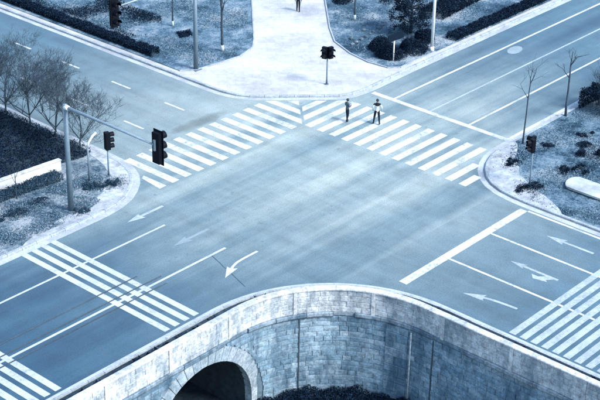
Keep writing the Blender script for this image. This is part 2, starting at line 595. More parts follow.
# clean paving behind the kerb round the tips of the west and east corners
apron = mk('apron_paving', m_speckle((.13, .155, .17), (.26, .275, .285), 3, .9, .9, .3, (.6, .3, .015, .3), .32))
def apron_strip(name, path, test, width, side):
    q = [p for p in resample(path, .25) if test(p)]
    a, b0 = offset(q, .2 * side), offset(q, side)
    n = len(q)
    poly = list(a)
    back = []
    for i in range(n):
        w = .25 + width * math.sin(math.pi * i / (n - 1)) ** .7 * (1 + .04 * math.sin(i * .5) + .02 * math.sin(i * 1.3))
        d = Vector(b0[i]) - Vector(q[i])
        back.append((q[i][0] + d.x * w, q[i][1] + d.y * w))
    return sheet(name, poly + back[::-1], .126, apron, 'structure')
apron_strip('west_apron', W_PATH, lambda p: -17 < p[0] < -6 and 5 < p[1] < 13.5, 1.25, -1)
apron_strip('east_apron', E_PATH, lambda p: 6 < p[0] < 13.0 and -13.5 < p[1], 1.9, 1)

# ------------------------------------------------------------------ road markings
def mark(name, poly, mat, z=.006):
    return sheet(name, poly, z, mat, None, road)
def rect(name, x0, x1, y0, y1, mat, z=.006):
    return mark(name, [(x0, y0), (x1, y0), (x1, y1), (x0, y1)], mat, z)

def clip_half(poly, a, b, c):
    """keep a*x+b*y<=c"""
    out = []
    for i in range(len(poly)):
        p, q = poly[i], poly[(i + 1) % len(poly)]
        fp, fq = a * p[0] + b * p[1] - c, a * q[0] + b * q[1] - c
        if fp <= 0: out.append(p)
        if fp * fq < 0:
            t = fp / (fp - fq)
            out.append((p[0] + (q[0] - p[0]) * t, p[1] + (q[1] - p[1]) * t))
    return out

# zebra over the north-west arm (stripes run along Y)
for i in range(15):
    x1 = -6.42 + 1.053 * i
    x0 = x1 - .54
    y1 = 10.05 if i else 7.7
    poly = [(x0, 5.75), (x1, 5.75), (x1, y1), (x0, y1)]
    if i == 0: poly = [(-6.96, 5.75), (-6.42, 5.75), (-6.42, 7.7), (-6.75, 7.5)]
    poly = clip_half(poly, 1, -1, -.12)          # mitre of the chevron
    poly = clip_half(poly, 1, 1, 16.75)          # plaza kerb
    if len(poly) > 2: mark('crossing_stripe', poly, paint)
# zebra over the north-east arm (stripes run along X)
for i in range(15):
    y0 = -7.1 + 1.013 * i
    y1 = y0 + .52
    xe = 10.76
    if i == 0: xe = 7.3
    if i == 1: xe = 8.6
    poly = [(5.68, y0), (xe, y0), (xe, y1), (5.68, y1)]
    poly = clip_half(poly, -1, 1, -.12)
    poly = clip_half(poly, 1, 1, 16.75)
    if len(poly) > 2: mark('crossing_stripe', poly, paint)
# stop lines
rect('stop_line', -5.75, 5.55, -11.55, -11.05, paint)
rect('stop_line', 12.65, 13.05, -5.2, 5.75, paint)
# north-east arm
for y, x0, m, w in ((4.05, 13.05, paint, .09), (1.07, 13.05, paint_old, .07), (-2.07, 13.05, paint, .08)):
    rect('lane_line', x0, 90, y - w, y + w, m)
rect('edge_line', 13.05, 90, -5.28, -5.05, paint)
# south-east arm
for x, m in ((1.91, paint), (-2.0, paint)):
    rect('lane_line', x - .08, x + .08, -60, -11.55, m)
rect('edge_line', 5.5, 5.68, -60, -11.57, paint)
for i in range(11):
    y = -18.1 - .625 * i
    rect('rumble_bar', -5.95, 5.5, y - .38, y, paint_old, .010)
# south-west arm
rect('lane_line', -70, -9.85, 2.24, 2.38, paint_mid)
rect('lane_line', -70, -9.4, -2.04, -1.88, paint_mid)
for x in (-15.35, -16.0, -16.68, -17.35, -24.3, -24.95, -25.6, -26.25):
    rect('rumble_bar', x - .185, x + .185, -5.7, 5.4, paint_mid, .010)
# north-west arm
for x, y0 in ((1.97, 58.5 * 1.0833 - 50.6), (-1.87, 58.3 * 1.0833 - 50.6)):
    for i in range(9):
        y = y0 + 5.2 * i
        rect('lane_dash', x - .08, x + .08, y, y + 1.85, paint)
# tar seams along the south-west arm
for y, x0, x1 in ((-2.34, -60, -14.2), (-.72, -60, -14.8), (-1.62, -60, -13.9)):
    pts = [(x0 + (x1 - x0) * i / 30, y + rnd.uniform(-.02, .02)) for i in range(31)]
    ribbon('tar_seam', pts, -.05, .05, .014, tar, None, road)
pts = [(-10.47 + (-1.23) * t / 8 + rnd.uniform(-.05, .05), -1.98 - 3.6 * t / 8) for t in range(9)]
ribbon('tar_seam', pts, -.025, .025, .005, tar, None, road)

def arrow(path, mat, w=.095, head=1.05, hw=.31):
    """painted lane arrow: a shaft along the path, a slim head at its end"""
    p = [Vector(q) for q in path]
    t = (p[-1] - p[-2]).normalized(); n = Vector((-t.y, t.x))
    tip = p[-1]; base = tip - t * head
    mid = chaikin([tuple(q) for q in p[:-1]] + [tuple(base)], 2)
    L, Rr = offset(mid, w), offset(mid, -w)
    poly = Rr + [tuple(base - n * hw - t * .1), tuple(tip), tuple(base + n * hw - t * .1)] + L[::-1]
    return mark('lane_arrow', poly, mat)
arrow([(-8.5, -3.48), (-10.0, -3.48), (-10.5, -3.62), (-11.75, -4.2)], paint, .075, 1.05, .30)
arrow([(-8.53, .22), (-11.2, .22)], paint_faint)
arrow([(-8.34, 4.04), (-11.1, 4.04)], paint_old)
arrow([(3.87, -16.95), (3.84, -13.95)], paint_old, .09, 1.1, .31)
arrow([(.08, -17.1), (.08, -14.1)], paint_old, .09, .85, .25)
mark('lane_arrow', [(.06, -16.95), (-.16, -16.80), (-.36, -16.62), (-.48, -16.8), (-.66, -16.0), (-.30, -15.7), (-.30, -16.12), (-.12, -16.3), (.06, -16.5)], paint_old, .0075)
arrow([(-3.8, -17.15), (-3.9, -16.0), (-4.0, -15.5), (-4.42, -14.2)], paint_old, .09, 1.1, .31)
# worn diamond on the north-east arm
mark('worn_mark', [(26.15 + .85 * math.cos(a * .5236) + .2 * math.sin(a * .5236), 3.25 + .5 * math.sin(a * .5236)) for a in range(12)], paint_faint)

# south edge: painted edge line, weedy verge
ep = [v for v in resample(corner_path(8.12, 60, 30), .6)]
ribbon('edge_line', ep, -.02, .30, .006, mk('edge_paint', m_paint((.25, .28, .295), .42, .58)), None, road)
ribbon('verge', ep, -1.15, -.06, .010, soil, None, road)
kp = corner_path(8.06, 60, 30)
mb = MB()
for i, (a, b) in enumerate(zip(resample(kp, 1.0)[:-1], resample(kp, 1.0)[1:])):
    a, b = Vector(a), Vector(b)
    if max(-a.x, -a.y) > 45: continue
    t = (b - a).normalized(); n = Vector((-t.y, t.x)) * .07
    a = a + t * .01
    b = b - t * .01
    zt = .1 + rnd.uniform(-.008, .008)
    c = [a - n, b - n, b + n, a + n]
    mb.add([(p.x, p.y, -.05) for p in c] + [(p.x, p.y, zt) for p in c], [(4, 5, 6, 7), (0, 1, 5, 4), (2, 3, 7, 6), (1, 2, 6, 5), (3, 0, 4, 7)])
tag(mb.build('kerb', kerbmat), kind='structure')
# weeds in the verge
wp = resample(corner_path(7.45, 32, 40), .035)
P = np.array([(x + rnd.uniform(-.28, .28), y + rnd.uniform(-.28, .28), rnd.uniform(.03, .2)) for x, y in wp])
sel = np.array([math.sin(x * 1.7 + y * 1.3) + math.sin(x * .61 - y * .9) + rnd.uniform(-.8, .8) > .0 for x, y in wp])
tag(quads('weeds', leaves(P[sel], .13), leaf_dark), 'low dark weeds growing in the gap behind the parapet of the curved wall', 'weeds', kind='stuff')

# ------------------------------------------------------------------ retaining wall with parapet and arch
LA = -14.5                                       # X where the arc starts
ARC = RW * math.pi / 2
def wall_frame(s):
    """arc length s (0 at the start of the arc) -> point on the face, tangent, outward normal"""
    if s < 0: return Vector((LA + s, CEN[1] + RW, 0)), Vector((1, 0, 0)), Vector((0, -1, 0))
    if s > ARC: return Vector((CEN[0] + RW, CEN[1] - (s - ARC), 0)), Vector((0, -1, 0)), Vector((-1, 0, 0))
    t = math.pi / 2 - s / RW
    d = Vector((math.cos(t), math.sin(t), 0))
    return Vector(CEN).to_3d() + d * RW, Vector((math.sin(t), -math.cos(t), 0)), -d
AX, AZ, AR, AO = -17.0, -4.75, 3.4, 4.15          # arch centre, inner and outer radius
AS = AX - LA
ZTOP, ZBOT = -.82, -6.3

wall = thing('retaining_wall', (-14.5, -7.8, -6), 'curved pale stone retaining wall with parapet and dark arch beneath the junction', 'wall')
def wpart(o, parent=wall):
    o.parent = parent
    o.matrix_parent_inverse = Matrix.Translation(-wall.location) if parent is wall else Matrix()
    return o
bpy.context.view_layer.update()

# backing (mortar) with the arch left open
mb = MB()
S = [-46, -30, -20, -12] + [AS - AO + .02 + (2 * AO - .04) * i / 60 for i in range(61)]
S = sorted(S + [ARC * i / 30 for i in range(0, 31)] + [ARC + 4, ARC + 10, ARC + 20, ARC + 40])
prev = None
for s in S:
    p, t, n = wall_frame(s)
    q = p - n * .05
    d = s - AS
    zb = ZBOT
    if abs(d) < AR + .35: zb = AZ + math.sqrt((AR + .35) ** 2 - d * d)
    cur = [(q.x, q.y, zb), (q.x, q.y, .0)]
    if prev: mb.add([prev[0], cur[0], cur[1], prev[1]], [(0, 1, 2, 3)])
    prev = cur
wpart(mb.build('mortar_backing', mortar))

# ashlar blocks
def block_mesh(w, hh, seed):
    rr = random.Random(seed)
    c, dpt = .016, .09
    j = lambda: rr.uniform(-.010, .010)
    a, b = w / 2, hh / 2
    vs = [(-a, 0, -b), (a, 0, -b), (a, 0, b), (-a, 0, b), (-a, dpt - c, -b), (a, dpt - c, -b), (a, dpt - c, b), (-a, dpt - c, b),
          (-a + c, dpt + j(), -b + c), (a - c, dpt + j(), -b + c), (a - c, dpt + j(), b - c), (-a + c, dpt + j(), b - c), (j() * 3, dpt + .012 + j(), j() * 3)]
    fs = [(8, 9, 12), (9, 10, 12), (10, 11, 12), (11, 8, 12)]
    for o, p in ((0, 4), (4, 8)):
        for i in range(4):
            k = (i + 1) % 4
            fs.append((o + i, o + k, p + k, p + i))
    return vs, [tuple(reversed(f)) for f in fs]
CH = .30
blocks = []
zi = 0
z = ZTOP
BIG = MB()
cands = []
while z > ZBOT:
    s = -26 + (.5 if zi % 2 else 0) + rnd.uniform(-.1, .1)
    while s < ARC + 28:
        w = rnd.choice((.46, .54, .62, .7, .8, .92))
        lo, hi = s, s + w
        zc = z - CH / 2
        s += w + .008
        d = (AO - .02) ** 2 - (zc - AZ) ** 2
        hw = math.sqrt(d) if (d > 0 and zc > AZ) else (AO - .02 if zc <= AZ else 0)
        if hw and lo < AS + hw and hi > AS - hw:
            if lo < AS - hw and hi - 0 < AS + hw: hi = AS - hw
            elif hi > AS + hw and lo > AS - hw: lo = AS + hw
            else: continue
            if hi - lo < .12: continue
        p, t, n = wall_frame((lo + hi) / 2)
        cands.append((lo, hi, zc, p, t, n))
    z -= CH
    zi += 1
vis = []
for c in cands:
    x, y = pix((c[3].x, c[3].y, c[2]))
    c_vis = -6 < x < 606 and y < 404
    area = (c[1] - c[0]) * abs(c[5].dot((CAMLOC - c[3]).normalized()))
    vis.append((c_vis, area, c))
vis.sort(key=lambda a: (-a[0], -a[1]))
meshes = {}
rest = MB()
for i, (v, ar, (lo, hi, zc, p, t, n)) in enumerate(vis):
    w = round((hi - lo) / .04) * .04
    proud = rnd.uniform(-.028, .008)
    mx = Matrix(((t.x, n.x, 0, 0), (t.y, n.y, 0, 0), (t.z, n.z, 1, 0), (0, 0, 0, 1)))
    mx.translation = Vector((p.x, p.y, zc)) + n * (proud - .06)
    if v and i < 300:
        key = (w, rnd.randrange(3))
        if key not in meshes:
            vs, fs = block_mesh(w, CH - .008, hash(key) % 9999)
            me = bpy.data.meshes.new('block')
            me.from_pydata(vs, [], fs); me.materials.append(stone); me.update()
            meshes[key] = me
        o = bpy.data.objects.new('block', meshes[key])
        link(o, wall)
        o.matrix_local = Matrix.Translation(-wall.location) @ mx
    else:
        vs, fs = block_mesh(hi - lo, CH - .008, i)
        rest.add([mx @ Vector(q) for q in vs], fs)
wpart(tag(rest.build('block_courses', stone), kind='stuff'))

def along(name, s0, s1, prof, mat, parent=wall, seg=.35, into=None):
    """extrude a profile [(outward, z)] along the wall from s0 to s1"""
    n = max(1, int((s1 - s0) / seg)) if (s1 > 0 and s0 < ARC) else 1
    mb = MB()
    k = len(prof)
    for i in range(n + 1):
        p, t, nn = wall_frame(s0 + (s1 - s0) * i / n)
        for o, zz in prof:
            mb.v.append(tuple(p + nn * o + Vector((0, 0, zz))))
    for i in range(n):
        for j in range(k):
            j2 = (j + 1) % k
            mb.f.append((i * k + j, i * k + j2, (i + 1) * k + j2, (i + 1) * k + j))
    mb.f.append(tuple(reversed(range(k))))
    mb.f.append(tuple(n * k + j for j in range(k)))
    if into is not None:
        into.add(mb.v, mb.f)
        return None
    o = mb.build(name, mat)
    wpart(o)
    return o
SMIN, SMAX = -26.0, ARC + 28
# cornice stones
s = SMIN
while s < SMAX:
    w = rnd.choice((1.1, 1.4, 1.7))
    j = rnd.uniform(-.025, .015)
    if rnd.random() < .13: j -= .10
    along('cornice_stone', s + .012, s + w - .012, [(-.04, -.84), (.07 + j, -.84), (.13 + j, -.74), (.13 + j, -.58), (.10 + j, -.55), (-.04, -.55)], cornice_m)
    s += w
# parapet: panels of pale stone courses between posts, under coping stones
posts = []
s = -4.71 - 4.05 * 5
while s < SMAX:
    posts.append(s); s += 4.05
parapet = along('parapet_core', SMIN, SMAX, [(-.30, -.56), (-.005, -.56), (-.005, .74), (-.30, .74)], mk('pale_mortar', m_speckle((.19, .215, .23), (.27, .29, .30), 6, .5, .95, .4)))
far_blocks = MB()
nblk = 0
for a, b in zip([SMIN] + posts, posts + [SMAX]):
    lo, hi = a + .11, b - .11
    if hi - lo < .4: continue
    for rw in range(4):
        z0 = -.545 + rw * .318
        e = lo
        cutp = [lo]
        while e < hi - .75:
            e += rnd.choice((.44, .52, .6, .68)); cutp.append(e)
        cutp.append(hi)
        for e0, e1 in zip(cutp[:-1], cutp[1:]):
            jj = rnd.uniform(-.014, .012)
            along('parapet_block', e0 + .006, e1 - .006, [(-.1, z0), (.01 + jj, z0), (.028 + jj, z0 + .02), (.028 + jj, z0 + .288), (.01 + jj, z0 + .308), (-.1, z0 + .308)], pale_stone, seg=.8, into=None if -13.5 < e0 < ARC + 13 and nblk < 300 else far_blocks)
            nblk += 1 if -13.5 < e0 < ARC + 13 else 0
wpart(tag(far_blocks.build('parapet_courses', pale_stone), kind='stuff'))
for q in posts:
    along('post', q - .1, q + .1, [(-.33, -.55), (.06, -.55), (.06, .735), (-.33, .735)], coping_m)
s = SMIN
while s < SMAX:
    w = rnd.choice((1.2, 1.35, 1.5))
    j = rnd.uniform(-.012, .012)
    along('coping_stone', s + .006, s + w - .006, [(-.34, .742), (.07 + j, .742), (.07 + j, .80), (.04 + j, .83), (-.30, .83), (-.34, .80)], coping_m)
    s += w
# arch ring, lining
NV = 23
for i in range(NV):
    a0, a1 = math.pi * i / NV + .004, math.pi * (i + 1) / NV - .004
    pr = .075 + rnd.uniform(-.012, .012)
    mb = MB()
    ro = AO + rnd.uniform(-.02, .02)
    c = []
    for rr, aa in ((AR, a0), (ro, a0), (ro, a1), (AR, a1)):
        c.append((AX + rr * math.cos(aa), AZ + rr * math.sin(aa)))
    y0, y1 = -7.8 + .4, -7.8 - pr
    mb.add([(x, y0, zz) for x, zz in c] + [(x, y1, zz) for x, zz in c], [(4, 5, 6, 7), (0, 4, 7, 3), (1, 2, 6, 5), (0, 1, 5, 4), (2, 3, 7, 6)])
    wpart(mb.build('voussoir', ring_m))
for sgn in (-1, 1):
    mb = MB()
    x0, x1 = sorted((AX + sgn * AR, AX + sgn * AO))
    mb.box(x0, x1, -7.88, -7.4, -6.2, AZ - .006)
    wpart(mb.build('springer', ring_m))
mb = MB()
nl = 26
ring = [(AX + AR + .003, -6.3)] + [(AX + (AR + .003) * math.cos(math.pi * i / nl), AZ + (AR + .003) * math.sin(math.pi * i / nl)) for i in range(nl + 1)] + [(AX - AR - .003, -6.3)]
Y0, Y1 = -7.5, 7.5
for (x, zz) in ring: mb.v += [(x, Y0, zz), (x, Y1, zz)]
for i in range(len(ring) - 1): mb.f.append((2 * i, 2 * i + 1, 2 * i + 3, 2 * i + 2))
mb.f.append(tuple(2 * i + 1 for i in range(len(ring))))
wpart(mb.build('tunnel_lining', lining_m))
# pier where the curve meets the straight wall, a pale downpipe and movement joints
zz0 = -6.2
while zz0 < -.95:
    hh0 = rnd.choice((.34, .42, .5)); hh0 = min(hh0, -.86 - zz0)
    cut = ARC - 2.0 + rnd.uniform(.4, .85)
    for e0, e1 in ((ARC - 2.0, cut), (cut, ARC - .75)):
        pj = .10 + rnd.uniform(-.035, .03)
        along('pier_block', e0 + .006, e1 - .006, [(-.05, zz0 + .006), (pj - .02, zz0 + .006), (pj, zz0 + .025), (pj, zz0 + hh0 - .025), (pj - .02, zz0 + hh0 - .006), (-.05, zz0 + hh0 - .006)], stone)
    zz0 += hh0
mb = MB(); p, t, n = wall_frame(ARC - .55); q = p + n * .12
mb.tube([(q.x, q.y, -6.1), (q.x, q.y, -.9)], [.045, .045], 8)
wpart(mb.build('downpipe', ring_m, smooth=True))
for sj in (ARC - 6.6, ARC + .75):
    along('movement_joint', sj, sj + .06, [(-.04, -6.2), (.062, -6.2), (.062, -.85), (-.04, -.85)], tar)

# ------------------------------------------------------------------ foliage things
def shell_points(n, rx, ry, rz, bias=.35, lumps=5, seed=0):
    rr = np.random.RandomState(seed)
    d = rr.normal(size=(n, 3)); d /= np.linalg.norm(d, axis=1)[:, None]
    d[:, 2] = np.abs(d[:, 2]) * 1.0 - .15 * rr.rand(n)
    k = rr.normal(size=(lumps, 3)); k /= np.linalg.norm(k, axis=1)[:, None]
    bump_ = 1 + .16 * np.cos(4 * np.arccos(np.clip(d @ k.T, -1, 1))).sum(1) / lumps * 2
    r = (1 - bias * rr.rand(n) ** 2) * bump_
    return d * r[:, None] * np.array([rx, ry, rz])

def bush(name, loc, rx, ry, rz, mat, label, group, n=5200, leaf=.05, seed=0, cat='bush', ragged=False):
    t = thing(name, loc, label, cat, group)
    rr = random.Random(seed)
    if ragged:                                   # several loose clumps of uneven height
        cl = []
        m = rr.randint(6, 9)
        for i in range(m):
            f = rr.uniform(.22, .5)
            cx, cy = rr.gauss(0, .5) * rx, rr.gauss(0, .5) * ry
            q = shell_points(int(n / m), rx * f, ry * f, rz * rr.uniform(.35, 1.0), .9, 4, seed * 10 + i)
            q[:, 0] += cx; q[:, 1] += cy
            cl.append(q)
        st = nrs.normal(size=(int(n * .22), 3)) * np.array([rx * .75, ry * .75, .02]); st[:, 2] = np.abs(st[:, 2]) + .015
        P = np.concatenate(cl + [st])
    else:
        P = shell_points(n, rx, ry, rz, .4, 6, seed)
        P[:, 2] += rz * .06
    quads('foliage', leaves(P, leaf), mat, t)
    mb = MB()                                    # inner twigs
    for i in range(14):
        a = rr.uniform(0, 6.28); e = rr.uniform(.3, 1.4)
        k_ = rr.uniform(.7, 1.15)
        tip = (rx * k_ * math.cos(a) * math.cos(e), ry * k_ * math.sin(a) * math.cos(e), rz * k_ * math.sin(e))
        mb.tube([(0, 0, 0), (tip[0] * .5, tip[1] * .5, tip[2] * .6), tip], [.02, .013, .005], 4)
    tag(mb.build('stems', bark, t), kind='stuff')
    return t

def hedge(name, path, width, height, mat, label, group, dens=900, leaf=.05, cat='hedge', z=.16, seed=1):
    """clipped strip of leaves along a line, at its own base"""
    p = resample(path, .3)
    base = Vector((p[0][0], p[0][1], z))
    t = thing(name, base, label, cat, group)
    L = .3 * (len(p) - 1)
    n = int(L * (width + 2 * height) * dens)
    rr = np.random.RandomState(seed)
    a, b = np.array(offset(p, -width / 2)), np.array(offset(p, width / 2))
    u = rr.rand(n) * (len(p) - 1.001)
    i = u.astype(int); f = (u - i)[:, None]
    A = a[i] * (1 - f) + a[i + 1] * f; B = b[i] * (1 - f) + b[i + 1] * f
    g = rr.rand(n) * (width + 2 * height)
    w = np.clip((g - height) / width, 0, 1)
    zz = np.where(g < height, g, np.where(g > width + height, width + 2 * height - g, height))
    lump = 1 + .12 * np.sin(u * .55) + .10 * np.sin(u * 1.31 + 1) + .08 * np.sin(u * 2.9)
    zz = zz * lump * (1 - .25 * rr.rand(n) ** 2) + rr.normal(size=n) * .03
    xy = A * (1 - w[:, None]) + B * w[:, None] + rr.normal(size=(n, 2)) * .05
    P = np.column_stack([xy, np.maximum(zz, .02)]) - np.array([base.x, base.y, 0])
    quads('foliage', leaves(P, leaf), mat, t)
    mb = MB()
    for k in range(0, len(p) - 1, 2):
        x, y = p[k][0] - base.x, p[k][1] - base.y
        for _ in range(2):
            dx, dy = rr.uniform(-.4, .4) * width, rr.uniform(-.4, .4) * width
            mb.tube([(x, y, -.04), (x + dx * .6, y + dy * .6, height * .5), (x + dx, y + dy, height * .9)], [.025, .018, .008], 4)
    tag(mb.build('stems', bark, t), kind='stuff')
    return t

def bare_tree(name, loc, height, label, group, seed, spread=.55, trunk_h=.35, r0=.07, levels=5, kids=3, cat='tree', vase=.5, lime=False, barkmat=None, lean=(0, 0)):
    rr = random.Random(seed)
    t = thing(name, loc, label, cat, group)
    bm_ = barkmat or bark
    trunk, crown = MB(), MB()
    th = height * trunk_h
    pts = [(0, 0, -.1)]
    rad = [r0 * 1.25]
    for i in range(1, 5):
        f = i / 4
        pts.append((lean[0] * f + rr.uniform(-.02, .02) * height * .3, lean[1] * f + rr.uniform(-.02, .02) * height * .3, th * f)); rad.append(r0 * (1 - .3 * f))
    trunk.tube(pts, rad, 8)
    top = Vector(pts[-1])
    def grow(p, d, L, r, lev):
        n = 3 if lev > 1 else 2
        cur, cd = p, d
        P, Rr = [p], [r]
        for i in range(n):
            cd = (cd + Vector((rr.uniform(-.22, .22), rr.uniform(-.22, .22), rr.uniform(-.05, .22)))).normalized()
            cur = cur + cd * (L / n)
            P.append(cur); Rr.append(max(.0045, r * (1 - .6 * (i + 1) / n)))
        crown.tube(P, Rr, 5 if lev > 2 else 3, cap=False)
        if lev <= 0: return
        for k in range(kids + (1 if rr.random() < .4 else 0)):
            f = rr.uniform(.3, 1.0)
            q = P[0].lerp(P[-1], f) if n < 3 else P[min(n, int(f * n + .5))]
            ax = Vector((rr.uniform(-1, 1), rr.uniform(-1, 1), rr.uniform(-.4, .6))).normalized()
            nd = (cd * .8 + ax * .75).normalized()
            grow(q, nd, L * rr.uniform(.55, .78), max(.005, r * .5), lev - 1)
    k0 = 5 if levels > 3 else 3
    for k in range(k0):
        a = 2 * math.pi * k / k0 + rr.uniform(-.4, .4)
        d = Vector((math.cos(a) * spread, math.sin(a) * spread, vase + .6)).normalized()
        q = Vector(pts[-1 - (k % 2)])
        grow(q, d, height * (1 - trunk_h) * .5, r0 * .55, levels - 1)
    grow(top, Vector((rr.uniform(-.1, .1), rr.uniform(-.1, .1), 1)), height * (1 - trunk_h) * .55, r0 * .65, levels - 1)
    trunk.build('trunk', bm_, t, True)
    if lime:
        l = MB().tube([(0, 0, .0), (pts[1][0] * .25, pts[1][1] * .25, th * .06), (pts[1][0] * .5, pts[1][1] * .5, th * .12)], [r0 * 1.34, r0 * 1.24, r0 * 1.2], 8)
        l.build('limewash_band', limewash, t, True)
    crown.build('crown', bm_, t)
    return t

# north-west verge hedge along the kerb, with grass behind
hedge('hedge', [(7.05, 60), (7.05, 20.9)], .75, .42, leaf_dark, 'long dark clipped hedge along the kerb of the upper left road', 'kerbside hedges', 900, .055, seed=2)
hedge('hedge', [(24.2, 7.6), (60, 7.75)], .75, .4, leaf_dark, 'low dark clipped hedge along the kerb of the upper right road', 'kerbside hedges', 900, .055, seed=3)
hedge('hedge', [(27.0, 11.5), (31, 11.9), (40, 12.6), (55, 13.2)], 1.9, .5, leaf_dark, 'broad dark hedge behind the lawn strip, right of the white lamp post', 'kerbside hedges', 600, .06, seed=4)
# round bushes on the north-east corner
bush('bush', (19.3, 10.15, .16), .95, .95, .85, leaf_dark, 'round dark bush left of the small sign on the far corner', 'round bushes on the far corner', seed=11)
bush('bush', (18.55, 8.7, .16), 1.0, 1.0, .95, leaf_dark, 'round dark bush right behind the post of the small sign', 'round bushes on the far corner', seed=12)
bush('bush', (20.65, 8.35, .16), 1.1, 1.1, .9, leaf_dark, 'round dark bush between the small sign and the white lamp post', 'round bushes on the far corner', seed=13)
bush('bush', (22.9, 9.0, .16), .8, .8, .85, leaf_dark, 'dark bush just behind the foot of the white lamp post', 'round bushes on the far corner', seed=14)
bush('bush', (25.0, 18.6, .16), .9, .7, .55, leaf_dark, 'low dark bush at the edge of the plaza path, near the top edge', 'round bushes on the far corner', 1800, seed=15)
# dense evergreen
def evergreen(name, loc, height, rx, label, group, seed):
    t = thing(name, loc, label, 'tree', group)
    rr = np.random.RandomState(seed)
    MB().tube([(0, 0, -.1), (.03, .02, height * .4), (0, 0, height * .85)], [.14, .1, .03], 8).build('trunk', bark, t, True)
    pts = []
    br = MB()
    for i in range(90):
        zc = .32 + (height - .45) * rr.rand() ** .9
        f = (zc / height)
        rmax = rx * (1 - (2 * abs(f - .42)) ** 2.2 * .55) * (1 if f < .8 else max(.25, (1 - f) / .2))
        a, q = rr.uniform(0, 6.28), rmax * (.45 + .6 * rr.rand())
        c = np.array([q * math.cos(a), q * math.sin(a), zc])
        br.tube([(0, 0, max(.2, zc - .4)), tuple(c)], [.025, .008], 4, False)
        m = 90
        pts.append(c + rr.normal(size=(m, 3)) * np.array([.16, .16, .12]))
    br.build('limbs', bark, t)
    quads('crown', leaves(np.concatenate(pts), .065), leaf_dark, t)
    return t
evergreen('evergreen_tree', (23.3, 10.6, .16), 3.9, 1.55, 'dense dark evergreen tree behind the round bushes, left of the white lamp post', None, 5)

# bare trees
TG = 'bare trees lining the upper left road'
spots = [((-6.9, 12.8), 4.8, 21, 'bare tree nearest the signal mast on the left corner'),
         ((-6.8, 15.2), 4.8, 22, 'bare tree second from the signal mast along the upper left road'),
         ((-6.75, 17.8), 5.0, 23, 'bare tree third from the signal mast along the upper left road'),
         ((-6.7, 20.2), 5.2, 24, 'bare tree fourth from the signal mast along the upper left road'),
         ((-6.7, 22.6), 5.2, 25, 'bare tree fifth from the signal mast along the upper left road'),
         ((-6.7, 25.2), 5.2, 26, 'bare tree sixth from the signal mast, half cut by the left edge')]
for (x, y), hh, sd_, lab in spots:
    bare_tree('bare_tree', (x, y, .12), hh, lab, TG, sd_, .8, .16, .07, 6, 3, vase=.25)
bare_tree('bare_tree', (-13.6, 10.6, .12), 3.0, 'thin bare sapling in front of the low white wall', None, 31, .5, .42, .035, 3, 2)
bare_tree('bare_tree', (10.95, 18.05, .16), 6.5, 'bare tree with whitewashed foot beside the plaza, right of the signal mast', 'bare trees on the upper lawn', 32, .45, .6, .10, 4, 3, lime=True)
bare_tree('bare_tree', (12.0, 24.2, .16), 6.0, 'thinner bare tree on the upper lawn, left of the signal mast', 'bare trees on the upper lawn', 33, .45, .55, .07, 4, 3, lime=True)
bare_tree('bare_tree', (22.45, 15.3, .16), 6.0, 'bare tree on the far lawn beside the plaza path', None, 34, .45, .6, .08, 4, 3, lime=True)
bare_tree('bare_tree', (12.8, -6.35, .12), 6.1, 'tall thin bare sapling behind the right corner pedestrian signal', 'saplings on the right corner', 35, .75, .66, .055, 3, 2, vase=.25, lean=(.25, 0))
bare_tree('bare_tree', (18.4, -5.95, .12), 5.2, 'bare sapling on the right corner kerb, far from the signal', 'saplings on the right corner', 36, .7, .68, .075, 3, 2, vase=.3)

# dark evergreen cover on the west corner behind the white wall
def cover(name, poly, z, hgt, mat, label, n, leaf, cat='ground cover', kind='stuff', patch=None, seed=3):
    p = scatter(poly, n)
    if patch is not None:
        v = np.sin(p[:, 0] * patch) + np.sin(p[:, 1] * patch * 1.3 + 1) + np.sin((p[:, 0] + p[:, 1]) * patch * .7 + 2) + nrs.normal(size=len(p)) * .8
        p = p[v > .2]
    zz = z + hgt * nrs.rand(len(p)) * (.7 + .3 * np.sin(p[:, 0] * 1.9) * np.sin(p[:, 1] * 1.6))
    return tag(quads(name, leaves(np.column_stack([p, zz]), leaf), mat), label, cat, kind=kind)
WD = [(-6.6, 30), (-6.55, 12.2), (-7.4, 11.95), (-9.2, 12.35), (-13.9, 12.75), (-30, 14.6), (-30, 30)]
sheet('planting_bed', WD, .14, soil, 'structure')
cover('ground_cover', WD, .16, .55, leaf_dark, 'dense dark evergreen ground cover behind the low white wall', 90000, .06)

# white garden walls
def garden_wall(loc, rz, L, hgt, thick, label):
    t = thing('garden_wall', loc, label, 'wall', 'low white garden walls', rz)
    MB().box(0, L, -thick / 2, thick / 2, -.1, hgt).build('wall_body', white_wall, t, bevel=.03)
    MB().box(-.03, L + .03, -thick / 2 - .03, thick / 2 + .03, hgt + .002, hgt + .07).build('coping', coping_m, t, bevel=.015)
    return t
garden_wall((-9.42, 11.72, .12), R(180 - 5), 14, .62, .26, 'low white garden wall on the left corner before the dark planting')
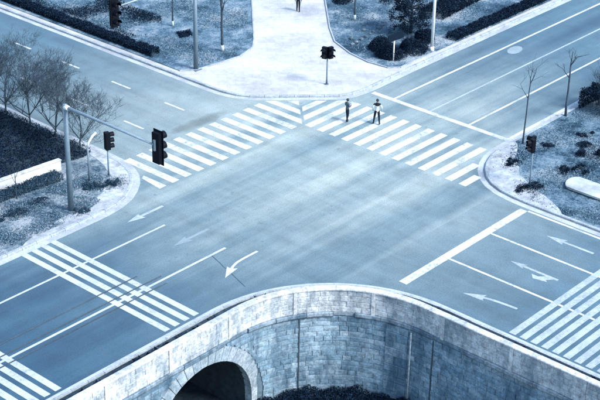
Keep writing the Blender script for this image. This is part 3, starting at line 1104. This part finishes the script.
# low white stone slab with rounded end on the right corner
t = thing('stone_bench', (10.1, -11.3, .12), 'broad low white slab with rounded end on the right corner planting', 'bench')
mb = MB()
o2 = []
for i in range(9):
    a = math.pi * i / 8
    o2.append((.82 * math.cos(a) + .12 * math.sin(a), .5 * math.sin(a) ** 1.3 - .5))
o2 = [(x, y) for x, y in o2] + [(-.82, -7.5), (.82, -7.5)]
def prism(mb, poly, z0, z1):
    k = len(poly)
    mb.add([(x, y, z0) for x, y in poly] + [(x, y, z1) for x, y in poly],
           [tuple(range(k, 2 * k)), tuple(reversed(range(k)))] + [(i, (i + 1) % k, k + (i + 1) % k, k + i) for i in range(k)])
prism(mb, o2, .1, .2)
mb.build('seat_slab', mk('dull_white_stone', m_speckle((.15, .175, .19), (.25, .268, .278), 2.2, .8, .85, .3, None, .3)), t)
mb = MB(); prism(mb, [(x * .86, y * .99 - .06) for x, y in o2], -.1, .098)
mb.build('plinth', coping_m, t)

# small shrubs and weeds on the corners
SG = 'small dark shrubs on the right corner'
for i, (x, y, r_, lab) in enumerate([(8.1, -10.2, .5, 'small dark shrub around the foot of the right corner pedestrian signal'),
                                   (13.7, -7.6, .3, 'small dark shrub near the tall thin sapling on the right corner'),
                                   (11.4, -10.3, .42, 'dark shrub just behind the rounded end of the white slab'),
                                   (12.2, -10.9, .4, 'dark shrub behind the white slab, second from its rounded end'),
                                   (16.6, -8.5, .32, 'small dark shrub mid way across the right corner lawn'),
                                   (14.6, -10.9, .8, 'large dark shrub at the right edge above the white slab'),
                                   (10.1, -7.4, .38, 'small dark shrub at the tip of the right corner'),
                                   ]):
    bush('shrub', (x, y, .12), r_ * 1.5, r_ * 1.15, r_ * .6, leaf_dark, lab, SG, int(1500 * (r_ / .4) ** 2) + 250, .04, 50 + i, 'shrub', True)
hedge('hedge', [(19.9, -7.3), (30, -7.3), (45, -7.3)], 2.6, 1.25, leaf_dark, 'dark hedge at the right edge behind the kerbside sapling', 'kerbside hedges', 800, .055, z=.12, seed=6)
bare_tree('bare_tree', (21.4, -6.6, .12), 3.2, 'bushy bare tree rising from the dark hedge at the right edge', None, 37, .6, .25, .06, 4, 3)
WG = 'low shrubs on the left corner'
for i, (x, y, r_, lab, m) in enumerate([(-8.5, 8.0, .45, 'low dark shrub in front of the left corner pedestrian signal', leaf_mid),
                                   (-9.5, 8.6, .5, 'low dark shrub at the foot of the bent grey pole', leaf_mid),
                                   (-12.2, 6.75, .35, 'small dark shrub just right of the signal mast foot', leaf_mid),
                                   (-14.9, 9.1, .5, 'dark shrub at the left edge below the thin sapling', leaf_mid),
                                   (-13.2, 9.3, .42, 'dark shrub between the thin sapling and the signal mast', leaf_mid)]):
    bush('shrub', (x, y, .12), r_ * 1.3, r_, r_ * .6, m, lab, WG, int(2000 * (r_ / .4) ** 2), .04, 70 + i, 'shrub', True)
hedge('hedge', [(-10.2, 10.9), (-13, 11.15), (-20, 11.7)], .8, .35, leaf_mid, 'low dark strip of plants along the foot of the white wall', 'kerbside hedges', 900, .045, z=.12, seed=9)

WM = [(-10.5, 6.9), (-12.5, 6.3), (-20, 6.2), (-22, 12), (-14, 10.6), (-10, 10.2)]
cover('weeds', WM, .12, .14, grass_m, 'patchy low weeds on the gritty left corner bed', 30000, .042, 'weeds', patch=2.1)
cover('weeds', [(-7.4, 10.9), (-8.6, 8.9), (-11, 7.6), (-12, 10), (-9, 11)], .12, .12, grass_m, 'thin weeds between the left corner pedestrian signal and the mast', 5500, .042, 'weeds', patch=2.6)
EL = [(12, -6.0), (26, -6.0), (26, -16), (6.6, -24), (6.6, -11), (8.6, -9.5), (9, -8)]
cover('grass', EL, .12, .12, grass_m, 'patchy winter grass on the right corner', 60000, .042, 'grass', patch=1.3)
NL = [(6.8, 21), (7.2, 17.2), (11, 16.8), (14, 18.3), (30, 34), (12, 42), (8.2, 42)]
cover('grass', NL, .16, .12, grass_m, 'winter lawn grass on the upper left of the plaza', 70000, .045, 'grass', patch=.9)
cover('ground_cover', [(8.2, 24.5), (10.5, 23.5), (12.5, 26), (13, 34), (9.5, 40), (8.2, 40)], .16, .3, leaf_dark, 'dark low planting behind the upper left kerbside hedge', 20000, .06, patch=1.1)
cover('ground_cover', [(10.6, 22.0), (11.6, 21.7), (12.1, 22.5), (11.2, 23.0)], .16, .22, leaf_dark, 'dark clump of plants on the upper lawn left of the mast', 1500, .05)
NR = [(17, 9.3), (17.6, 7.4), (60, 8.5), (60, 40), (25.5, 20), (18.6, 14)]
cover('grass', NR, .16, .12, grass_m, 'winter lawn grass on the far corner right of the plaza', 90000, .045, 'grass', patch=.9)
cover('ground_cover', [(25.5, 12.5), (34, 12.6), (52, 14), (52, 30), (34, 24), (27, 17)], .16, .4, leaf_dark, 'dark mass of planting behind the far lawn, top right', 60000, .065, patch=.55)

# rocks edging the far lawn
rk = [(18.3, 12.1), (18.9, 12.2), (19.6, 12.25), (20.3, 12.4), (20.9, 12.55), (21.5, 12.7), (22.3, 12.85), (22.9, 13.1), (23.6, 13.25), (24.4, 13.3), (19.2, 12.9), (21.2, 13.4)]
rmesh = []
for v in range(4):
    bm = bmesh.new()
    bmesh.ops.create_icosphere(bm, subdivisions=2, radius=1)
    rr = random.Random(v)
    ph = [(Vector((rr.uniform(-1, 1), rr.uniform(-1, 1), rr.uniform(-1, 1))).normalized(), rr.uniform(.55, .95)) for _ in range(9)]
    for q in bm.verts:
        for d, c in ph:
            e = q.co.dot(d)
            if e > c: q.co -= d * (e - c)
    me = bpy.data.meshes.new('rock'); bm.to_mesh(me); bm.free(); me.materials.append(rock_m)
    rmesh.append(me)
for i, (x, y) in enumerate(rk):
    o = link(bpy.data.objects.new('rock', rmesh[i % 4]))
    s_ = rnd.uniform(.12, .2)
    o.scale = (s_ * 1.2, s_, s_ * .75); o.location = (x, y, .16 + s_ * .4); o.rotation_euler = (0, 0, rnd.uniform(0, 6))
    tag(o, 'pale grey rock in the row edging the far lawn, left of the small sign', 'rock', 'rocks edging the far lawn')

# shrub bed at the foot of the curved wall
P = []
for i in range(52000):
    s = rnd.uniform(-1.6, ARC + 4)
    p, t_, n = wall_frame(s)
    d = .12 + 2.8 * rnd.random()
    hh_ = (.95 + .12 * math.sin(s * 2.1) + .1 * math.sin(s * 4.7 + d * 3)) * (1 - .12 * d)
    q = p + n * d
    P.append((q.x, q.y, -6 + hh_ * (1 - .5 * rnd.random() ** 2)))
t = thing('hedge', (-9.5, -9.5, -6), 'dark shrub bed following the foot of the curved stone wall', 'hedge')
quads('foliage', leaves(np.array(P) - np.array((-9.5, -9.5, -6)), .055), leaf_dark, t)

# ------------------------------------------------------------------ signals, poles, lamp, sign
def head(parent, loc, rz, lenses, w=.32, hh=.95, dp=.2, back=False):
    """signal head facing local +X, centred on loc"""
    hd = MB().box(-dp / 2, dp / 2, -w / 2, w / 2, -hh / 2, hh / 2).build('signal_head', black_plastic, parent, bevel=.02)
    hd.location = loc; hd.rotation_euler = (0, 0, rz)
    if back:
        b = MB().box(dp / 2 - .06, dp / 2 - .035, -w / 2 - .1, w / 2 + .1, -hh / 2 - .1, hh / 2 + .1).build('backplate', black_plastic, hd)
    for i in range(lenses):
        z_ = hh / 2 - hh * (i + .5) / lenses
        r_ = min(w, hh / lenses) * .4
        MB().tube([(dp / 2 - .01, 0, z_), (dp / 2 + .02, 0, z_)], [r_, r_ * .85], 14).build('lens', lens_dark, hd, True)
        v = MB()
        m = 11
        for x_, q in ((dp / 2, 1.08), (dp / 2 + r_ * 1.7, 1.1)):
            for k in range(m):
                a = math.pi * (-.12 + 1.24 * k / (m - 1))
                v.v.append((x_, q * r_ * math.cos(a), z_ + q * r_ * math.sin(a)))
        v.f = [(k, k + 1, m + k + 1, m + k) for k in range(m - 1)]
        v.build('visor', black_plastic, hd)
    return hd

def ped_signal(loc, hgt, rz, label, twin=True):
    t = thing('pedestrian_signal', loc, label, 'traffic light', 'pedestrian signals on the corners')
    MB().tube([(0, 0, -.05), (0, 0, .06)], [.14, .14], 12).build('base_plate', steel, t)
    MB().tube([(0, 0, .06), (0, 0, .5), (0, 0, hgt - .1)], [.065, .05, .045], 10).build('pole', steel, t, True)
    if twin:
        head(t, (math.cos(rz) * .05 + .2 * math.sin(rz), .05 * math.sin(rz) - .2 * math.cos(rz), hgt - .42), rz - .5, 2, .36, .84, .24)
        head(t, (math.cos(rz) * .05 - .2 * math.sin(rz), .05 * math.sin(rz) + .2 * math.cos(rz), hgt - .42), rz + .5, 2, .36, .84, .24)
    else:
        head(t, (.0, .0, hgt - .5), rz, 3, .36, 1.1, .3)
    return t
ped_signal((11.55, 8.75, .12), 2.75, R(225), 'pedestrian signal with two black heads standing on the pale plaza')
ped_signal((-8.05, 8.95, .12), 2.8, R(-20), 'black pedestrian signal on a thin pole on the left corner', False)
ped_signal((8.3, -9.85, .12), 3.05, R(120), 'black pedestrian signal on a thin pole on the right corner')

def mast_signal(loc, adir, alen, face, hgt, label):
    t = thing('traffic_signal', loc, label, 'traffic light', 'mast arm traffic signals')
    MB().box(-.3, .3, -.3, .3, -.05, .05).build('base_plate', steel, t, bevel=.01)
    MB().tube([(0, 0, .05), (0, 0, hgt * .5), (0, 0, hgt + .15)], [.17, .145, .125], 14).build('mast', steel, t, True)
    a = Vector((adir[0], adir[1], 0))
    MB().tube([a * .08 + Vector((0, 0, hgt)), a * (alen * .5) + Vector((0, 0, hgt + .03)), a * alen + Vector((0, 0, hgt))], [.095, .075, .055], 12).build('arm', mk('arm_steel', m_flat((.12, .165, .20), .45, .5, .2, .14, 6)), t, True)
    MB().tube([a * .02 + Vector((0, 0, hgt)), a * .3 + Vector((0, 0, hgt))], [.16, .13], 12).build('flange', white_steel, t, True)
    e = a * (alen - .05) + Vector((0, 0, hgt - .02))
    head(t, e + Vector((face[0] * .2, face[1] * .2, -.2)), math.atan2(face[1], face[0]), 3, .52, 1.75, .3, True)
    MB().box(-.06, .06, -.06, .06, -.3, .3).build('bracket', steel, t).location = e
    return t
mast_signal((-12.46, 7.2, .12), (0, -1), 7.1, (1, 0), 6.4, 'tall grey signal mast on the left corner with its arm over the road')
mast_signal((7.25, 17.0, .12), (-1, 0), 7.55, (0, -1), 6.4, 'signal mast on the upper lawn whose arm reaches over the upper left road')

# white lamp post
t = thing('street_lamp', (21.5, 7.3, .12), 'tall white lamp post by the kerb of the upper right road', 'street lamp')
MB().tube([(0, 0, -.05), (0, 0, .35)], [.17, .15], 14).build('base', white_steel, t, True)
MB().tube([(0, 0, .35), (0, 0, 4), (0, 0, 8)], [.12, .10, .07], 14).build('pole', white_steel, t, True)
MB().tube([(0, 0, 7.9), (0, -.4, 8.3), (0, -1.3, 8.5)], [.06, .05, .045], 10).build('arm', white_steel, t, True)
MB().box(-.14, .14, -1.9, -1.2, 8.42, 8.56).build('lamp_head', white_steel, t, bevel=.04)

# bent pole on the west corner
t = thing('camera_pole', (-9.3, 9.25, .12), 'slim grey pole with a pale bent top on the left corner', 'pole')
MB().tube([(0, 0, -.05), (0, 0, 1.2), (0, 0, 2.25)], [.06, .05, .045], 10).build('pole', steel, t, True)
MB().tube([(0, 0, 2.2), (.05, -.03, 2.5), (.30, -.10, 2.85), (.52, -.2, 3.05)], [.055, .06, .07, .06], 10).build('bent_top', white_steel, t, True)

# small sign
t = thing('sign', (17.98, 8.05, .16), 'small dark tilted sign board on a pale post among round bushes', 'sign')
MB().tube([(0, 0, -.1), (0, 0, 1.75)], [.05, .045], 10).build('post', white_steel, t, True)
b = MB().box(-.8, .8, -.03, .03, -.24, .24).build('board', panel_dark, t, bevel=.01)
b.location = (.12, -.02, 1.8); b.rotation_euler = (R(-12), 0, R(-4))

# ------------------------------------------------------------------ people
def person(loc, rz, label, joints, cloth, hairlen=.0, held=None, height=1.72):
    """joints: dict of pose overrides, facing local -Y; cloth: zone -> material"""
    t = thing('person', loc, label, 'person', None, rz)
    t.scale = (height / 1.76,) * 3
    J = {'pelvis': (0, 0, .95), 'waist': (0, 0, 1.08), 'chest': (0, .01, 1.28), 'upper': (0, .015, 1.42), 'neck': (0, .0, 1.50), 'skull0': (0, -.015, 1.57),
         'skull1': (0, -.02, 1.635), 'skull2': (0, -.01, 1.70), 'nose': (0, -.125, 1.615)}
    for s, q in ((1, 'l'), (-1, 'r')):
        J.update({'sh' + q: (.175 * s, .01, 1.42), 'el' + q: (.23 * s, .03, 1.14), 'wr' + q: (.24 * s, -.04, .90), 'pa' + q: (.24 * s, -.06, .83),
                  'hip' + q: (.095 * s, 0, .90), 'kn' + q: (.10 * s, -.02, .50), 'an' + q: (.10 * s, .02, .09), 'toe' + q: (.115 * s, -.15, .035), 'heel' + q: (.10 * s, .06, .035),
                  'ear' + q: (.088 * s, -.01, 1.625)})
    J.update(joints)
    V, E, Rd, Z = [], [], [], []
    idx = {}
    def v(k, r, zone):
        idx[k] = len(V); V.append(Vector(J[k])); Rd.append(r); Z.append(zone); return idx[k]
    def e(a, b, zone): E.append((idx[a], idx[b], zone))
    v('pelvis', (.15, .125), 'legs'); v('waist', (.14, .115), 'top'); v('chest', (.165, .125), 'top'); v('upper', (.135, .10), 'shoulder'); v('neck', (.058, .058), 'skin')
    v('skull0', (.066, .072), 'skin'); v('skull1', (.078, .092), 'skin'); v('skull2', (.062, .075), 'skin'); v('nose', (.014, .014), 'skin')
    for a, b, zn in (('pelvis', 'waist', 'top'), ('waist', 'chest', 'top'), ('chest', 'upper', 'shoulder'), ('upper', 'neck', 'skin'), ('neck', 'skull0', 'skin'), ('skull0', 'skull1', 'skin'), ('skull1', 'skull2', 'skin'), ('skull1', 'nose', 'skin')): e(a, b, zn)
    for s, q in ((1, 'l'), (-1, 'r')):
        v('sh' + q, (.072, .07), 'shoulder'); v('el' + q, (.055, .055), 'top'); v('wr' + q, (.036, .036), 'top'); v('pa' + q, (.04, .025), 'skin')
        v('hip' + q, (.10, .105), 'legs'); v('kn' + q, (.072, .072), 'legs'); v('an' + q, (.055, .055), 'legs'); v('toe' + q, (.045, .032), 'shoe'); v('heel' + q, (.04, .032), 'shoe')
        v('ear' + q, (.012, .018), 'skin')
        for a, b, zn in (('upper', 'sh' + q, 'shoulder'), ('sh' + q, 'el' + q, 'sleeve'), ('el' + q, 'wr' + q, 'sleeve'), ('wr' + q, 'pa' + q, 'skin'), ('pelvis', 'hip' + q, 'legs'), ('hip' + q, 'kn' + q, 'legs'),
                         ('kn' + q, 'an' + q, 'legs'), ('an' + q, 'toe' + q, 'shoe'), ('an' + q, 'heel' + q, 'shoe'), ('skull1', 'ear' + q, 'skin')): e(a, b, zn)
        # fingers
        w, p = Vector(J['wr' + q]), Vector(J['pa' + q])
        d = (p - w).normalized()
        side = d.cross(Vector((s, 0, .0)))
        side = side.normalized() if side.length > .1 else Vector((0, -1, 0))
        curl = side.cross(d).normalized() * (1 if s > 0 else -1)
        for k, (o, L) in enumerate(((-.03, .075), (-.01, .085), (.01, .08), (.03, .065), (-.055, .05))):
            b0 = p + side * o + d * (.03 if k < 4 else -.02)
            b1 = b0 + d * L * .55 + (side * (-.02) if k == 4 else Vector()) + curl * -.008
            b2 = b0 + d * L * .95 + (side * (-.03) if k == 4 else Vector()) + curl * -.03
            prev = 'pa' + q
            for m_, bb in enumerate((b0, b1, b2)):
                kk = 'f%s%d%d' % (q, k, m_)
                J[kk] = tuple(bb)
                v(kk, (.0095, .0095) if m_ < 2 else (.007, .007), 'skin'); e(prev, kk, 'skin'); prev = kk
    me = bpy.data.meshes.new('skeleton')
    me.from_pydata([tuple(x) for x in V], [(a, b) for a, b, _ in E], [])
    o = bpy.data.objects.new('skeleton', me); link(o)
    mod = o.modifiers.new('Skin', 'SKIN'); mod.use_smooth_shade = True; mod.branch_smoothing = .6
    sub = o.modifiers.new('Sub', 'SUBSURF'); sub.levels = 1; sub.render_levels = 1
    sv = me.skin_vertices[0].data
    for i, r_ in enumerate(Rd):
        sv[i].radius = r_; sv[i].use_root = (i == 0)
    dg = bpy.context.evaluated_depsgraph_get()
    body = bpy.data.meshes.new_from_object(o.evaluated_get(dg))
    bpy.data.objects.remove(o)
    zones = ['skin', 'top', 'shoulder', 'sleeve', 'legs', 'shoe']
    body.materials.clear()
    for zn in zones: body.materials.append(cloth.get(zn, skin_m))
    A = np.array([V[a] for a, b, _ in E]); B = np.array([V[b] for a, b, _ in E])
    rad = np.array([(max(Rd[a]) + max(Rd[b])) / 2 for a, b, _ in E])
    for f in body.polygons:
        c = np.array(f.center)
        tt = np.clip(((c - A) * (B - A)).sum(1) / np.maximum(((B - A) ** 2).sum(1), 1e-9), 0, 1)
        dd = np.linalg.norm(A + (B - A) * tt[:, None] - c, axis=1) - rad
        f.material_index = zones.index(E[int(dd.argmin())][2])
    link(bpy.data.objects.new('body', body), t)
    # hair cap and eyes
    hb = bmesh.new()
    bmesh.ops.create_uvsphere(hb, u_segments=18, v_segments=12, radius=1)
    c = Vector(J['skull1'])
    for q in hb.verts:
        q.co = Vector((q.co.x * .098, q.co.y * .112, q.co.z * .098)) + c + Vector((0, .012, .022))
    bmesh.ops.delete(hb, geom=[q for q in hb.verts if q.co.z < c.z - .03 - hairlen or (q.co.y < c.y - .045 and q.co.z < c.z + .055)], context='VERTS')
    hm = bpy.data.meshes.new('hair'); hb.to_mesh(hm); hb.free(); hm.materials.append(hair_m)
    hm.polygons.foreach_set('use_smooth', [True] * len(hm.polygons))
    link(bpy.data.objects.new('hair', hm), t)
    for s in (-1, 1):
        MB().tube([(c.x + .032 * s, c.y - .080, c.z - .003), (c.x + .032 * s, c.y - .094, c.z - .003)], [.011, .008], 8).build('eye', hair_m, t)
    MB().box(c.x - .024, c.x + .024, c.y - .094, c.y - .080, c.z - .066, c.z - .057).build('mouth', mk('lips', m_flat((.14, .1, .1), .6, .3, 0, .05)), t)
    return t

CL1 = {'top': cloth_grey, 'shoulder': cloth_grey, 'sleeve': cloth_grey, 'legs': cloth_navy, 'shoe': cloth_black}
# left walker: seen from the side, arms folded up in front reading a sheet of paper
gx, gy = 62.2 * 1.0833 - 59.4, 50.37 * 1.0833 - 50.6
person((gx, gy, .006), R(75), 'person in grey jacket walking the crossing, both hands raised before the chest', {
    'ell': (.25, .0, 1.17), 'wrl': (.13, -.22, 1.24), 'pal': (.07, -.27, 1.27), 'elr': (-.25, .0, 1.17), 'wrr': (-.13, -.22, 1.22), 'par': (-.07, -.27, 1.25),
    'knl': (.09, -.06, .5), 'anl': (.09, -.05, .09), 'toel': (.1, -.21, .035), 'heell': (.09, -.01, .035), 'knr': (-.09, .0, .5), 'anr': (-.09, .10, .10), 'toer': (-.1, -.06, .035), 'heelr': (-.09, .15, .05)}, CL1, height=1.62)
pm = MB()
o = MB().box(-.105, .105, -.004, .004, -.15, .15).build('paper_sheet', cloth_white)
ang = R(75)
lx, ly = 0, -.28
o.location = (gx + lx * math.cos(ang) - ly * math.sin(ang), gy + lx * math.sin(ang) + ly * math.cos(ang), 1.21)
o.rotation_euler = (R(55), 0, ang)
tag(o, 'white sheet held up by the person in the grey jacket', 'paper')
# right walker: black shouldered white jacket, mid stride, walking away
CL2 = {'top': cloth_white, 'shoulder': cloth_black, 'sleeve': cloth_white, 'legs': cloth_navy, 'shoe': cloth_black}
gx, gy = 63.12 * 1.0833 - 59.4, 48.85 * 1.0833 - 50.6
person((gx, gy, .006), R(128), 'person in white jacket with black shoulders striding over the crossing', {
    'ell': (.30, .02, 1.17), 'wrl': (.27, -.12, .98), 'pal': (.26, -.15, .92), 'elr': (-.30, .04, 1.17), 'wrr': (-.27, -.08, .98), 'par': (-.26, -.1, .92),
    'knl': (.15, -.06, .5), 'anl': (.2, .0, .09), 'toel': (.23, -.16, .035), 'heell': (.2, .05, .035), 'knr': (-.14, .0, .5), 'anr': (-.18, .12, .10), 'toer': (-.21, -.03, .035), 'heelr': (-.18, .17, .05)}, CL2, height=1.78)
CL3 = {'top': cloth_black, 'shoulder': cloth_black, 'sleeve': cloth_black, 'legs': cloth_black, 'shoe': cloth_black}
person((20.97, 19.7, .12), R(-40), 'person in black walking on the pale plaza path at the top edge', {
    'knl': (.08, -.08, .5), 'anl': (.08, -.10, .09), 'toel': (.09, -.26, .035), 'heell': (.08, -.06, .035), 'knr': (-.08, .0, .5), 'anr': (-.08, .12, .12), 'toer': (-.09, -.04, .035), 'heelr': (-.08, .17, .07)}, CL3)
